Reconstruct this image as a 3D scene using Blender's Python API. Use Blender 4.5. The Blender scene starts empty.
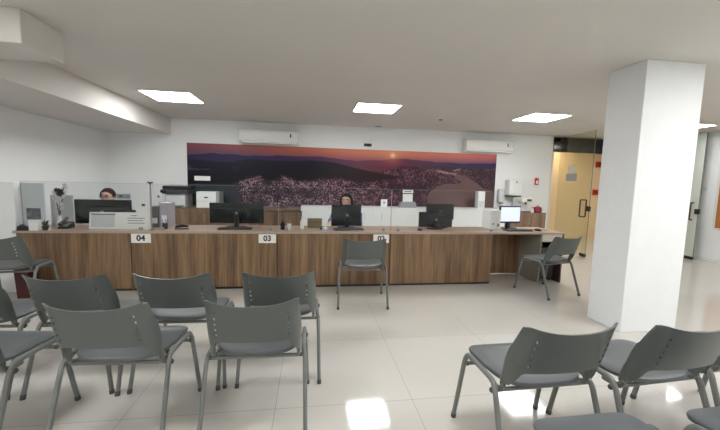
import bpy, bmesh, math, random
import numpy as np
from mathutils import Vector, Matrix
random.seed(7)
C = bpy.context.scene.collection
sc = bpy.context.scene
PI = math.pi

# ------------------------------------------------------------------ camera
EYE = Vector((0.0, 0.0, 1.38))
PITCH, ROLL, YAW, FPX = 0.0961668, 0.0247100, -0.1434805, 337.21
cy_, sy_ = math.cos(YAW), math.sin(YAW)
fw = Vector((-sy_*math.cos(PITCH), cy_*math.cos(PITCH), -math.sin(PITCH)))
r0 = Vector((cy_, sy_, 0)); u0 = r0.cross(fw)
rr = math.cos(ROLL)*r0 + math.sin(ROLL)*u0
uu = -math.sin(ROLL)*r0 + math.cos(ROLL)*u0
cd = bpy.data.cameras.new('camera'); cam = bpy.data.objects.new('camera', cd); C.objects.link(cam)
M = Matrix((rr, uu, -fw)).transposed().to_4x4(); M.translation = EYE
cam.matrix_world = M
cd.sensor_width = 36.0; cd.lens = 36.0*FPX/720.0; cd.clip_start = 0.02
sc.camera = cam
# ------------------------------------------------------------------ light
PANEL = 13.0            # strength of the ceiling panels
WARM = 7.5              # strength of the corridor lamp
w = bpy.data.worlds.new('world'); sc.world = w; w.use_nodes = True
w.node_tree.nodes['Background'].inputs[0].default_value = (1, 1, 1, 1)
w.node_tree.nodes['Background'].inputs[1].default_value = 0.05
sc.view_settings.view_transform = 'Standard'; sc.view_settings.look = 'None'
sc.view_settings.gamma = 1; sc.view_settings.use_curve_mapping = False
sc.view_settings.exposure = 1.1

ZC, YW, XL, XR, YB = 2.54, 7.15, -3.86, 7.78, -3.2   # ceiling, back wall, left, right, wall behind
DX0, DX1 = 5.47, 7.78                                # doorway in the back wall
YC = 8.25                                            # corridor wall

# ------------------------------------------------------------------ helpers
def srgb(r, g, b):
    f = lambda c: (c/255/12.92) if c/255 <= .04045 else ((c/255+.055)/1.055)**2.4
    return (f(r), f(g), f(b), 1)

MATS = {}
def mat(name, col, rough=.5, metal=0., spec=.5, noise=0., nscale=8., emis=None, bump=0., coat=0.):
    if name in MATS: return MATS[name]
    m = bpy.data.materials.new(name); m.use_nodes = True; nt = m.node_tree
    b = nt.nodes['Principled BSDF']
    b.inputs['Base Color'].default_value = col; b.inputs['Roughness'].default_value = rough
    b.inputs['Metallic'].default_value = metal; b.inputs['Specular IOR Level'].default_value = spec
    b.inputs['Coat Weight'].default_value = coat
    if emis:
        b.inputs['Emission Color'].default_value = emis[0]; b.inputs['Emission Strength'].default_value = emis[1]
    if noise or bump:
        g = nt.nodes.new('ShaderNodeNewGeometry'); n = nt.nodes.new('ShaderNodeTexNoise')
        n.inputs['Scale'].default_value = nscale; n.inputs['Detail'].default_value = 4
        nt.links.new(g.outputs['Position'], n.inputs['Vector'])
        if noise:
            r = nt.nodes.new('ShaderNodeValToRGB')
            c0 = tuple(c*(1-noise) for c in col[:3])+(1,); c1 = tuple(min(1, c*(1+noise)) for c in col[:3])+(1,)
            r.color_ramp.elements[0].position = .35; r.color_ramp.elements[1].position = .65
            r.color_ramp.elements[0].color = c0; r.color_ramp.elements[1].color = c1
            nt.links.new(n.outputs['Fac'], r.inputs['Fac']); nt.links.new(r.outputs['Color'], b.inputs['Base Color'])
        if bump:
            bp = nt.nodes.new('ShaderNodeBump'); bp.inputs['Strength'].default_value = bump; bp.inputs['Distance'].default_value = .002
            nt.links.new(n.outputs['Fac'], bp.inputs['Height']); nt.links.new(bp.outputs['Normal'], b.inputs['Normal'])
    MATS[name] = m
    return m

def wood(name, dark, light, axis='Z', rough=.38):
    m = bpy.data.materials.new(name); m.use_nodes = True; nt = m.node_tree; L = nt.links.new
    b = nt.nodes['Principled BSDF']; b.inputs['Roughness'].default_value = rough
    g = nt.nodes.new('ShaderNodeNewGeometry'); mp = nt.nodes.new('ShaderNodeMapping')
    s = {'Z': (1, 1, .045), 'X': (.045, 1, 1)}[axis]
    mp.inputs['Scale'].default_value = s
    n1 = nt.nodes.new('ShaderNodeTexNoise'); n1.inputs['Scale'].default_value = 13; n1.inputs['Detail'].default_value = 5; n1.inputs['Roughness'].default_value = .65
    n2 = nt.nodes.new('ShaderNodeTexNoise'); n2.inputs['Scale'].default_value = 60; n2.inputs['Detail'].default_value = 3
    r = nt.nodes.new('ShaderNodeValToRGB'); r.color_ramp.elements[0].position = .39; r.color_ramp.elements[1].position = .62
    r.color_ramp.elements[0].color = dark; r.color_ramp.elements[1].color = light
    mx = nt.nodes.new('ShaderNodeMix'); mx.data_type = 'FLOAT'; mx.inputs[0].default_value = .3
    L(g.outputs['Position'], mp.inputs['Vector']); L(mp.outputs['Vector'], n1.inputs['Vector']); L(mp.outputs['Vector'], n2.inputs['Vector'])
    L(n1.outputs['Fac'], mx.inputs[2]); L(n2.outputs['Fac'], mx.inputs[3]); L(mx.outputs[0], r.inputs['Fac'])
    L(r.outputs['Color'], b.inputs['Base Color'])
    return m

def glass_mat(name, tint=(.93, .95, .94, 1), refl=.10):
    m = bpy.data.materials.new(name); m.use_nodes = True; nt = m.node_tree; nt.nodes.clear(); L = nt.links.new
    o = nt.nodes.new('ShaderNodeOutputMaterial'); mx = nt.nodes.new('ShaderNodeMixShader')
    t = nt.nodes.new('ShaderNodeBsdfTransparent'); t.inputs[0].default_value = tint
    g = nt.nodes.new('ShaderNodeBsdfGlossy'); g.inputs['Roughness'].default_value = .02
    lw = nt.nodes.new('ShaderNodeLayerWeight'); lw.inputs[0].default_value = .12
    mu = nt.nodes.new('ShaderNodeMath'); mu.operation = 'MULTIPLY_ADD'; mu.inputs[1].default_value = .35; mu.inputs[2].default_value = refl*.06
    L(lw.outputs['Fresnel'], mu.inputs[0]); L(mu.outputs[0], mx.inputs[0]); L(t.outputs[0], mx.inputs[1]); L(g.outputs[0], mx.inputs[2]); L(mx.outputs[0], o.inputs[0])
    return m

def obj(name, bm, m, parent=None, smooth=False, loc=None):
    me = bpy.data.meshes.new(name)
    bmesh.ops.recalc_face_normals(bm, faces=bm.faces)
    bm.to_mesh(me); bm.free()
    for k in (m if isinstance(m, (list, tuple)) else [m]): me.materials.append(k)
    if smooth:
        me.polygons.foreach_set('use_smooth', [True]*len(me.polygons))
        try: me.set_sharp_from_angle(angle=math.radians(38))
        except Exception: pass
    o = bpy.data.objects.new(name, me); C.objects.link(o)
    if parent: o.parent = parent
    if loc: o.location = loc
    return o

def nb(): return bmesh.new()

def box(bm, x0, x1, y0, y1, z0, z1, bevel=0., mat_i=0, rot=None, seg=2):
    r = bmesh.ops.create_cube(bm, size=1)
    vs = r['verts']
    cx, cy, cz = (x0+x1)/2, (y0+y1)/2, (z0+z1)/2
    for v in vs:
        v.co = Vector((v.co.x*(x1-x0), v.co.y*(y1-y0), v.co.z*(z1-z0)))
    if bevel:
        es = list({e for v in vs for e in v.link_edges})
        rb = bmesh.ops.bevel(bm, geom=es, offset=bevel, segments=seg, profile=.5, affect='EDGES')
        seen = set(rb['verts']); vs = list(seen | {v for v in vs if v.is_valid})
    if rot is not None:
        for v in vs: v.co = rot @ v.co
    for v in vs: v.co += Vector((cx, cy, cz))
    if mat_i:
        for f in {f for v in vs for f in v.link_faces}: f.material_index = mat_i
    return bm

def sweep(bm, path, ra, rb=None, n=10, side=None, cap=True, radii=None):
    """tube of oval section along path; side = preferred direction of the ra axis"""
    rb = rb or ra
    P = [Vector(p) for p in path]; rings = []
    T = []
    for i in range(len(P)):
        a = P[max(i-1, 0)]; b = P[min(i+1, len(P)-1)]; T.append((b-a).normalized())
    ref = Vector(side) if side else (Vector((0, 0, 1)) if abs(T[0].z) < .9 else Vector((1, 0, 0)))
    for i, (p, t) in enumerate(zip(P, T)):
        a = (ref - ref.dot(t)*t)
        if a.length < 1e-4: a = Vector((1, 0, 0)).cross(t)
        a.normalize(); b = t.cross(a)
        if not side: ref = a
        k = radii[i] if radii else 1.
        rings.append([bm.verts.new(p + a*ra*k*math.cos(2*PI*j/n) + b*rb*k*math.sin(2*PI*j/n)) for j in range(n)])
    for r1, r2 in zip(rings, rings[1:]):
        for j in range(n): bm.faces.new((r1[j], r1[(j+1) % n], r2[(j+1) % n], r2[j]))
    if cap: bm.faces.new(rings[0][::-1]); bm.faces.new(rings[-1])
    return bm

def fillet(pts, r, n=5):
    P = [Vector(p) for p in pts]; out = [P[0]]
    for i in range(1, len(P)-1):
        a = (P[i-1]-P[i]); b = (P[i+1]-P[i]); d = min(r, a.length*.49, b.length*.49)
        A = P[i]+a.normalized()*d; B = P[i]+b.normalized()*d
        for k in range(n+1):
            t = k/n; out.append((1-t)**2*A + 2*t*(1-t)*P[i] + t*t*B)
    return out + [P[-1]]

def cyl(bm, p0, p1, r0, r1=None, n=16):
    r1 = r0 if r1 is None else r1
    return sweep(bm, [p0, p1], r0, n=n, radii=[1, r1/r0])

def lathe(bm, prof, c=(0, 0, 0), n=20):
    c = Vector(c); rings = []
    for r, z in prof: rings.append([bm.verts.new(c+Vector((max(r, 1e-4)*math.cos(2*PI*j/n), max(r, 1e-4)*math.sin(2*PI*j/n), z))) for j in range(n)])
    for a, b in zip(rings, rings[1:]):
        for j in range(n): bm.faces.new((a[j], a[(j+1) % n], b[(j+1) % n], b[j]))
    bm.faces.new(rings[0][::-1]); bm.faces.new(rings[-1])
    return bm

def prism(bm, poly, x0, x1, axis='X'):
    """polygon extruded: axis X takes (y,z), axis Z takes (x,y), axis Y takes (x,z)"""
    f = {'X': lambda p, t: (t, p[0], p[1]), 'Z': lambda p, t: (p[0], p[1], t), 'Y': lambda p, t: (p[0], t, p[1])}[axis]
    a = [bm.verts.new(f(p, x0)) for p in poly]; b = [bm.verts.new(f(p, x1)) for p in poly]
    bm.faces.new(a); bm.faces.new(b[::-1])
    for i in range(len(a)):
        j = (i+1) % len(a); bm.faces.new((a[i], b[i], b[j], a[j]))
    return bm

def ellip(bm, c, r, u=16, v=12, rot=None):
    q = bmesh.ops.create_uvsphere(bm, u_segments=u, v_segments=v, radius=1)['verts']
    for x in q:
        x.co = Vector((x.co.x*r[0], x.co.y*r[1], x.co.z*r[2]))
        if rot is not None: x.co = rot @ x.co
        x.co += Vector(c)
    return bm

def text_mesh(s, size, depth=.001):
    cu = bpy.data.curves.new('t', 'FONT'); cu.body = s; cu.size = size; cu.extrude = depth
    cu.align_x = 'CENTER'; cu.align_y = 'CENTER'; cu.offset = size*.030
    o = bpy.data.objects.new('t', cu); C.objects.link(o)
    dg = bpy.context.evaluated_depsgraph_get()
    me = bpy.data.meshes.new_from_object(o.evaluated_get(dg))
    bpy.data.objects.remove(o); bpy.data.curves.remove(cu)
    return me

def text_obj(name, s, size, m, parent, loc):
    me = text_mesh(s, size); me.name = name; me.materials.clear(); me.materials.append(m)
    me.transform(Matrix.Rotation(PI/2, 4, 'X'))
    o = bpy.data.objects.new(name, me); C.objects.link(o); o.parent = parent; o.location = loc
    return o

def thing(name, label, cat, loc=(0, 0, 0), rz=0, group=None):
    o = bpy.data.objects.new(name, None); C.objects.link(o); o.location = loc; o.rotation_euler = (0, 0, rz)
    o.empty_display_size = .1
    o['label'] = label; o['category'] = cat
    if group: o['group'] = group
    return o

def tag(o, label, cat, group=None):
    o['label'] = label; o['category'] = cat
    if group: o['group'] = group
    return o

def struct(name, bm, m, parent=None, smooth=False):
    o = obj(name, bm, m, parent, smooth)
    if not parent: o['kind'] = 'structure'
    return o

def dup(root, loc, rz=0, label=None, group=None):
    r = root.copy(); C.objects.link(r); r.location = loc; r.rotation_euler = (0, 0, rz)
    if label: r['label'] = label
    if group: r['group'] = group
    for ch in list(root.children):
        c = ch.copy(); C.objects.link(c); c.parent = r
        for g in list(ch.children):
            d = g.copy(); C.objects.link(d); d.parent = c
    return r

# ------------------------------------------------------------------ materials
m_wall = mat('wall_paint', srgb(238, 239, 239), .62, noise=.012, nscale=2, bump=.05, spec=.3)
m_ceil = mat('ceiling_paint', srgb(217, 213, 208), .7, noise=.01, nscale=1.5, spec=.2)
m_pillar = mat('pillar_paint', srgb(230, 232, 233), .55, noise=.01, spec=.3)
m_peach = mat('corridor_paint', srgb(232, 208, 170), .6)
m_black = mat('black_plastic', srgb(24, 25, 26), .38)
m_blackm = mat('black_matte', srgb(20, 19, 20), .6)
m_screenb = mat('black_glossy', srgb(20, 23, 24), .22)
m_dgrey = mat('dark_grey_plastic', srgb(60, 62, 65), .45)
m_grey = mat('grey_plastic', srgb(150, 152, 154), .5)
m_lgrey = mat('light_grey_panel', srgb(206, 208, 210), .5)
m_white = mat('white_plastic', srgb(232, 232, 230), .38)
m_paper = mat('white_paper', srgb(240, 239, 236), .7)
m_frame = mat('white_metal', srgb(225, 224, 220), .45)
m_lamp = mat('lamp_diffuser', (1, 1, 1, 1), .5, emis=((.985, 1.0, .995, 1), PANEL))
m_warm = mat('warm_lamp', (1, 1, 1, 1), .5, emis=((1.0, .84, .60, 1), WARM))
m_steel = mat('brushed_steel', srgb(165, 165, 165), .3, metal=.9)
m_dsteel = mat('dark_bronze_metal', srgb(80, 70, 60), .35, metal=.7)
m_red = mat('red_plastic', srgb(190, 40, 30), .45)
m_chshell = mat('grey_chair_plastic', srgb(86, 91, 88), .36, bump=.15, nscale=400)
m_chseat = mat('grey_chair_vinyl', srgb(88, 91, 93), .42, bump=.1, nscale=200)
m_chtube = mat('grey_painted_tube', srgb(114, 116, 113), .33, metal=.15)
m_chcap = mat('dark_rubber', srgb(72, 70, 68), .6)
m_skin = mat('skin', srgb(214, 168, 148), .5)
m_lip = mat('lips', srgb(160, 90, 82), .5)
m_eye = mat('eye', srgb(30, 22, 18), .2)
m_hairb = mat('dark_brown_hair', srgb(46, 30, 25), .85, spec=.15, noise=.3, nscale=90)
m_hairk = mat('black_hair', srgb(26, 21, 21), .85, spec=.15, noise=.3, nscale=90)
m_cloth_b = mat('blue_cloth', srgb(72, 104, 168), .8, noise=.06, nscale=40)
m_cloth_w = mat('pale_cloth', srgb(150, 152, 158), .8, noise=.05, nscale=40)
m_trouser = mat('dark_trousers', srgb(35, 37, 45), .85)
m_wood = wood('walnut_laminate', srgb(96, 72, 50), srgb(150, 120, 90))
m_woodc = wood('credenza_laminate', srgb(104, 80, 62), srgb(148, 120, 96))
m_top = wood('worktop_laminate', srgb(150, 126, 108), srgb(178, 155, 136), 'X', .3)
m_board = wood('noticeboard_wood', srgb(150, 92, 44), srgb(186, 122, 64), 'Z', .5)
m_glass = glass_mat('screen_glass', (.95, .965, .965, 1), .12)
m_gdoor = glass_mat('door_glass', (.94, .94, .87, 1), .12)
m_gfrost = mat('frosted_green_glass', srgb(196, 205, 200), .25)
m_gedge = mat('glass_edge', srgb(112, 122, 116), .2)
m_dglass = glass_mat('spectacle_glass', (.8, .8, .8, 1), .1)

def floor_mat():
    m = bpy.data.materials.new('polished_porcelain_tile'); m.use_nodes = True; nt = m.node_tree; L = nt.links.new
    b = nt.nodes['Principled BSDF']
    g = nt.nodes.new('ShaderNodeNewGeometry'); mp = nt.nodes.new('ShaderNodeMapping')
    mp.inputs['Location'].default_value = (-.652+8.58, -1.972+8.58, 0)
    br = nt.nodes.new('ShaderNodeTexBrick'); br.offset = 0; br.squash = 1
    br.inputs['Scale'].default_value = 1; br.inputs['Brick Width'].default_value = .858; br.inputs['Row Height'].default_value = .858
    br.inputs['Mortar Size'].default_value = .0022; br.inputs['Mortar Smooth'].default_value = .2
    br.inputs['Color1'].default_value = srgb(203, 199, 192); br.inputs['Color2'].default_value = srgb(200, 196, 189); br.inputs['Mortar'].default_value = srgb(150, 142, 132)
    n = nt.nodes.new('ShaderNodeTexNoise'); n.inputs['Scale'].default_value = 2.2; n.inputs['Detail'].default_value = 6
    r = nt.nodes.new('ShaderNodeValToRGB'); r.color_ramp.elements[0].color = (.93, .93, .93, 1); r.color_ramp.elements[1].color = (1.0, 1.0, 1.0, 1)
    mx = nt.nodes.new('ShaderNodeMix'); mx.data_type = 'RGBA'; mx.blend_type = 'MULTIPLY'; mx.inputs[0].default_value = 1
    L(g.outputs['Position'], mp.inputs['Vector']); L(mp.outputs['Vector'], br.inputs['Vector']); L(g.outputs['Position'], n.inputs['Vector'])
    L(n.outputs['Fac'], r.inputs['Fac']); L(br.outputs['Color'], mx.inputs[6]); L(r.outputs['Color'], mx.inputs[7]); L(mx.outputs[2], b.inputs['Base Color'])
    b.inputs['Roughness'].default_value = .09; b.inputs['Specular IOR Level'].default_value = .55
    mr = nt.nodes.new('ShaderNodeMath'); mr.operation = 'MULTIPLY_ADD'; mr.inputs[1].default_value = .4; mr.inputs[2].default_value = .075
    L(br.outputs['Fac'], mr.inputs[0]); L(mr.outputs[0], b.inputs['Roughness'])
    return m
m_floor = floor_mat()

# ------------------------------------------------------------------ room shell
b = nb(); box(b, XL-.1, XR+.1, YB-.1, YC+.1, -.1, 0); struct('floor', b, m_floor)
b = nb(); box(b, XL-.1, XR+.1, YB-.1, YC+.1, ZC, ZC+.1); struct('ceiling', b, m_ceil)
b = nb(); box(b, XL-.1, XL, YB, YW, 0, ZC); struct('wall_left', b, m_wall)
b = nb(); box(b, XL, DX0, YW, YW+.12, 0, ZC); struct('wall_back', b, m_wall)
b = nb(); box(b, XR, XR+.1, YB, YC, 0, ZC); struct('wall_right', b, m_wall)
b = nb(); box(b, XL-.1, XR+.1, YB-.1, YB, 0, ZC); struct('wall_front', b, m_wall)
b = nb(); box(b, DX0-.3, XR, YC, YC+.1, 0, ZC); struct('wall_corridor', b, m_peach)
b = nb(); box(b, DX0-.3, DX0, YW+.12, YC, 0, ZC); struct('wall_corridor_side', b, m_peach)
# dropped ceiling along the left wall and the nearer, boxed beam
b = nb(); box(b, XL, -2.73, YB, YW, 2.225, ZC); struct('trim_1', b, m_ceil)
b = nb(); box(b, -2.73, -2.04, 2.80, 3.22, 2.30, ZC, .006); struct('trim_2', b, m_ceil)
# pillar
b = nb(); box(b, 2.95, 3.57, 2.735, 3.13, 0, ZC, .006); struct('trim_3', b, m_pillar)
# baseboards
b = nb(); box(b, XR-.012, XR, YB, 7.1, 0, .07, .002); struct('baseboard_right', b, m_white)
b = nb(); box(b, XL, XL+.012, YB, YW-.012, 0, .07, .002); struct('baseboard_left', b, m_white)
b = nb(); box(b, XL+.012, DX0, YW-.012, YW, 0, .07, .002); struct('baseboard_back', b, m_white)
# door header (black glass transom) and white jamb of the doorway
b = nb(); box(b, DX0, XR, YW-.02, YW+.10, 2.19, 2.52, .003); struct('trim_4', b, mat('black_header', srgb(30, 24, 24), .12))
b = nb(); box(b, DX0-.015, DX0+.03, YW-.012, YW+.12, 0, 2.19, .002); struct('trim_5', b, mat('door_jamb', srgb(228, 218, 200), .5))
# low white end wall at the left end of the counter
b = nb(); box(b, XL, -3.36, 4.36, 4.46, 0, 1.285, .004); struct('wall_low', b, m_wall)

# ------------------------------------------------------------------ ceiling panels
def ceiling_light(x0, x1, y0, y1, label, m=None):
    cx, cy = (x0+x1)/2, (y0+y1)/2; hx, hy = (x1-x0)/2, (y1-y0)/2
    t = thing('ceiling_light', label, 'ceiling light', (cx, cy, ZC-.012), 0, 'square ceiling light panels')
    b = nb(); e = .018
    box(b, -hx, hx, -hy, -hy+e, 0, .012); box(b, -hx, hx, hy-e, hy, 0, .012)
    box(b, -hx, -hx+e, -hy+e, hy-e, 0, .012); box(b, hx-e, hx, -hy+e, hy-e, 0, .012)
    obj('frame', b, m_frame, t)
    b = nb(); box(b, -hx+e, hx-e, -hy+e, hy-e, .004, .012); obj('diffuser', b, m or m_lamp, t)
    return t
PY0, PY1 = 4.98, 5.63
ceiling_light(-2.32, -1.64, PY0, PY1, 'lit square ceiling panel nearest the stepped beam on the left')
ceiling_light(.64, 1.32, PY0, PY1, 'lit square ceiling panel in the middle, above counter window 02')
ceiling_light(3.45, 4.13, PY0, PY1, 'lit square ceiling panel left of the white pillar')
ceiling_light(6.47, 7.03, 5.08, 5.50, 'lit ceiling panel seen small just right of the white pillar')
for i, (x, nx_) in enumerate(((-1.98, 'leftmost'), (.98, 'second from left'), (3.79, 'third from left'), (6.6, 'rightmost'))):
    for y, ny_ in ((1.45, 'in the row above the chairs'), (-1.5, 'in the row behind the chairs')):
        ceiling_light(x-.34, x+.34, y-.34, y+.34, 'lit ceiling panel, %s %s' % (nx_, ny_))
ceiling_light(5.9, 6.5, YW+.35, YW+.85, 'warm ceiling panel inside the corridor behind the door header', m_warm)

# smoke detector and sensor disk
t = thing('smoke_detector', 'small pale round smoke detector on the ceiling between the middle and right panels', 'smoke detector', (2.23, 5.8, ZC))
b = nb(); lathe(b, [(.055, -.022), (.06, 0)]); obj('base', b, m_frame, t, True)
b = nb(); lathe(b, [(.02, -.048), (.038, -.042), (.04, -.022)]); obj('sensor_head', b, m_grey, t, True)
t = thing('ceiling_speaker', 'flat round grey disk on the ceiling above the middle of the mural', 'ceiling fixture', (1.32, 6.85, ZC))
b = nb(); lathe(b, [(.085, -.02), (.1, -.012), (.1, 0)]); obj('rim', b, m_lgrey, t, True)
b = nb(); lathe(b, [(.06, -.028), (.075, -.02)]); obj('grille', b, m_grey, t, True)

# ------------------------------------------------------------------ mural
def fbm(nx, ny, cx, cy, seed, octv=4):
    rs = np.random.RandomState(seed); out = np.zeros((ny, nx)); amp = 1; tot = 0
    for o in range(octv):
        gx, gy = max(2, int(cx*2**o)), max(2, int(cy*2**o))
        g = rs.rand(gy+2, gx+2)
        X = np.linspace(0, gx, nx, endpoint=False); Y = np.linspace(0, gy, ny, endpoint=False)
        xi = X.astype(int); yi = Y.astype(int); fx = (X-xi); fy = (Y-yi)
        fx = fx*fx*(3-2*fx); fy = (fy*fy*(3-2*fy))[:, None]
        a = g[yi][:, xi]; b_ = g[yi][:, xi+1]; c = g[yi+1][:, xi]; d = g[yi+1][:, xi+1]
        out += amp*((a*(1-fx)+b_*fx)*(1-fy)+(c*(1-fx)+d*fx)*fy); tot += amp; amp *= .55
    return out/tot

def mural_colors(nx, ny):
    s = np.linspace(0, 1, nx)[None, :]*np.ones((ny, 1)); t = np.linspace(0, 1, ny)[:, None]*np.ones((1, nx))
    px = 186+311.5*s; top = 142+13*s; py = top+t*(208-top)
    A = lambda *c: np.array(c, float)
    def mixm(col, m, c): return col*(1-m[..., None])+A(*c)*m[..., None] if not isinstance(c, np.ndarray) else col*(1-m[..., None])+c*m[..., None]
    sm = lambda e0, e1, x: (lambda q: q*q*(3-2*q))(np.clip((x-e0)/(e1-e0), 0, 1))
    xs = [186, 230, 280, 330, 384, 430, 497]
    sky = np.stack([np.interp(px, xs, v) for v in ([122, 132, 168, 196, 214, 206, 196], [70, 72, 92, 112, 136, 118, 104], [76, 76, 74, 86, 104, 100, 94])], -1)
    low = np.stack([np.interp(px, xs, v) for v in ([78, 84, 120, 140, 150, 130, 92], [56, 56, 66, 74, 84, 78, 66], [86, 88, 88, 92, 92, 98, 100])], -1)
    k = sm(0.02, .22, t); col = sky*(1-k[..., None])+low*k[..., None]
    col = mixm(col, .10*fbm(nx, ny, 8, 14, 3), (240, 190, 170))
    nz = fbm(nx, ny, 30, 8, 5); fine = fbm(nx, ny, 230, 48, 11, 2); fine2 = np.repeat(np.random.RandomState(4).rand(ny//2+1, nx), 2, 0)[:ny]; fine3 = np.random.RandomState(8).rand(ny, nx)
    # far ridges
    rid = np.interp(px, [186, 210, 240, 270, 300, 330, 345, 370, 384, 400, 430, 460, 497], [154, 153, 155, 155, 155.5, 158, 160, 159.5, 158.5, 159, 161.5, 163, 163])
    rid = rid+(nz-.5)*2
    ridc = np.stack([np.interp(px, [186, 240, 300, 345, 384, 420, 450, 497], v) for v in ([44, 46, 70, 104, 122, 88, 62, 46], [36, 38, 46, 58, 60, 56, 48, 42], [72, 76, 80, 80, 78, 84, 88, 84])], -1)
    col = mixm(col, sm(-.4, .8, py-rid), ridc)
    # haze between ridges
    m = sm(0, 5, py-rid-3)*sm(335, 370, px); col = mixm(col, m*.8, (108, 52, 68)); 
    m = sm(3, 7, py-rid)*sm(405, 440, px); col = mixm(col, m*.85, (66, 44, 60))
    # city texture over everything low
    base = np.stack([np.interp(px, [186, 232, 300, 360, 400, 440, 497], v) for v in ([30, 44, 42, 46, 46, 54, 56], [30, 30, 26, 24, 26, 34, 38], [38, 38, 36, 34, 36, 42, 46])], -1)
    cm = sm(-1, 2, py-np.interp(px, [186, 232, 300, 350, 395, 497], [190, 176, 178, 176, 166, 168]))
    col = mixm(col, cm, base)
    sp = np.clip((fine-.44)*5, 0, 1)*(.2+.9*fine2); sp2 = (fine2 > .84)*.55+(fine3 > .93)*.4
    dens = cm*sm(222, 240, px)*np.clip(.62+1.6*(nz-.42), 0, 1)
    bright = np.stack([np.interp(px, [232, 300, 360, 400, 497], v) for v in ([220, 214, 204, 166, 122], [192, 172, 150, 112, 90], [204, 188, 168, 134, 102])], -1)
    col = mixm(col, np.clip((sp*.75+sp2)*dens, 0, 1), bright)
    # pink streets on the left flank
    for (x0, y0, x1, y1) in ((238, 181, 256, 176), (243, 183, 257, 179), (273, 176, 284, 184), (230, 180, 240, 186), (286, 178, 300, 190)):
        dx, dy = x1-x0, y1-y0; q = np.clip(((px-x0)*dx+(py-y0)*dy)/(dx*dx+dy*dy), 0, 1)
        d = np.hypot(px-x0-q*dx, py-y0-q*dy); col = mixm(col, np.exp(-(d/.8)**2)*.6, (186, 150, 160))
    # great dark hill
    ht = np.interp(px, [186, 200, 215, 228, 240, 262, 278, 300, 320, 340, 360, 385, 400], [157, 160, 162, 161, 158.6, 160, 160.5, 159.8, 161.5, 165.5, 171, 174.5, 180])+(nz-.5)*1.6
    hb = np.interp(px, [186, 225, 236, 250, 262, 276, 288, 300, 330, 350, 380, 400], [186, 186, 180, 176, 182, 175, 181, 180, 178, 183, 178, 177])+(fine-.5)*7
    hm = sm(-.4, .8, py-ht)*(1-sm(-1.5, 1.5, py-hb))*(1-sm(396, 402, px))
    hc = np.stack([np.interp(py, [156, 168, 186], v) for v in ([34, 22, 16], [28, 18, 14], [54, 34, 24])], -1)
    hc2 = np.stack([np.interp(px, [186, 300, 340, 400], v) for v in ([0, 2, 18, 34], [0, 2, 6, 8], [0, 0, -2, -2])], -1)
    col = mixm(col, hm, hc+hc2)
    # faint violet lights in the left valley
    stx = fbm(nx, ny, 18, 22, 21, 3)
    m = np.clip((stx-.52)*5, 0, 1)*sm(158, 161, py)*(1-sm(168, 174, py))*(1-sm(222, 236, px)); col = mixm(col, m*.65, (112, 92, 128))
    m = sm(184, 186, py)*(1-sm(226, 236, px)); col = mixm(col, m*.9, (52, 60, 66))  # slate reflection of the glass screen, painted into the lower left print
    # river
    def poly(pts):
        inside = np.zeros(px.shape, bool); n = len(pts)
        for i in range(n):
            x1, y1 = pts[i]; x2, y2 = pts[(i+1) % n]
            c = ((y1 > py) != (y2 > py)) & (px < (x2-x1)*(py-y1)/((y2-y1)+1e-9)+x1); inside ^= c
        return inside.astype(float)
    riv = poly([(449, 172.5), (456, 173.5), (466, 177), (476, 182), (485, 188), (497, 191), (497, 208), (421, 208), (424, 192), (432, 186), (442, 183), (456, 183), (460, 181), (452, 177)])
    col = mixm(col, riv*.92, (122, 96, 92)); col = mixm(col, riv*.3*nz, (90, 64, 70))
    for (x0, y0, x1, y1, wd) in ((433, 170.5, 443, 172.5, 1.1), (443, 172.5, 452, 173.5, .8), (450, 170, 457, 168.8, .6)):
        dx, dy = x1-x0, y1-y0; q = np.clip(((px-x0)*dx+(py-y0)*dy)/(dx*dx+dy*dy), 0, 1)
        d = np.hypot(px-x0-q*dx, py-y0-q*dy); col = mixm(col, np.exp(-(d/wd)**2)*.8, (196, 156, 146))
    m = np.exp(-((py-(193-(px-421)*.15))/1.5)**2)*sm(418, 424, px)*(1-sm(446, 452, px))*0
    # setting sun
    d = np.hypot(px-384, (py-155)*1.1); col = mixm(col, np.exp(-(d/9)**2)*.45, (240, 150, 110)); col = mixm(col, np.exp(-(d/2.6)**2)*.95, (255, 214, 176))
    c = np.clip(col, 0, 255)/255
    return (1.05-.20*np.clip((t-.12)/.14, 0, 1))[..., None]*np.where(c <= .04045, c/12.92, ((c+.055)/1.055)**2.4)

MX0, MX1, MZ0, MZ1 = -2.44, 4.09, .84, 2.075
NX, NY = 760, 156
colv = mural_colors(NX, NY)
def grid_mesh(name, nx, ny, x0, x1, z0, z1, y):
    xs = np.linspace(x0, x1, nx); zs = np.linspace(z1, z0, ny)
    co = np.zeros((ny, nx, 3)); co[..., 0] = xs[None, :]; co[..., 1] = y; co[..., 2] = zs[:, None]
    i = np.arange(ny*nx).reshape(ny, nx)
    f = np.stack([i[:-1, :-1], i[1:, :-1], i[1:, 1:], i[:-1, 1:]], -1).reshape(-1, 4)
    me = bpy.data.meshes.new(name); me.from_pydata(co.reshape(-1, 3).tolist(), [], f.tolist())
    return me
me = grid_mesh('printed_picture', NX, NY, MX0, MX1, MZ0, MZ1, 0)
ca = me.color_attributes.new('ink', 'FLOAT_COLOR', 'POINT')
ca.data.foreach_set('color', np.concatenate([colv, np.ones((NY, NX, 1))], -1).reshape(-1).astype(np.float32))
m_ink = bpy.data.materials.new('mural_print'); m_ink.use_nodes = True
at = m_ink.node_tree.nodes.new('ShaderNodeAttribute'); at.attribute_name = 'ink'
m_ink.node_tree.links.new(at.outputs['Color'], m_ink.node_tree.nodes['Principled BSDF'].inputs['Base Color'])
m_ink.node_tree.nodes['Principled BSDF'].inputs['Roughness'].default_value = .45
m_ink.node_tree.nodes['Principled BSDF'].inputs['Specular IOR Level'].default_value = .25
me.materials.append(m_ink)
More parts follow.
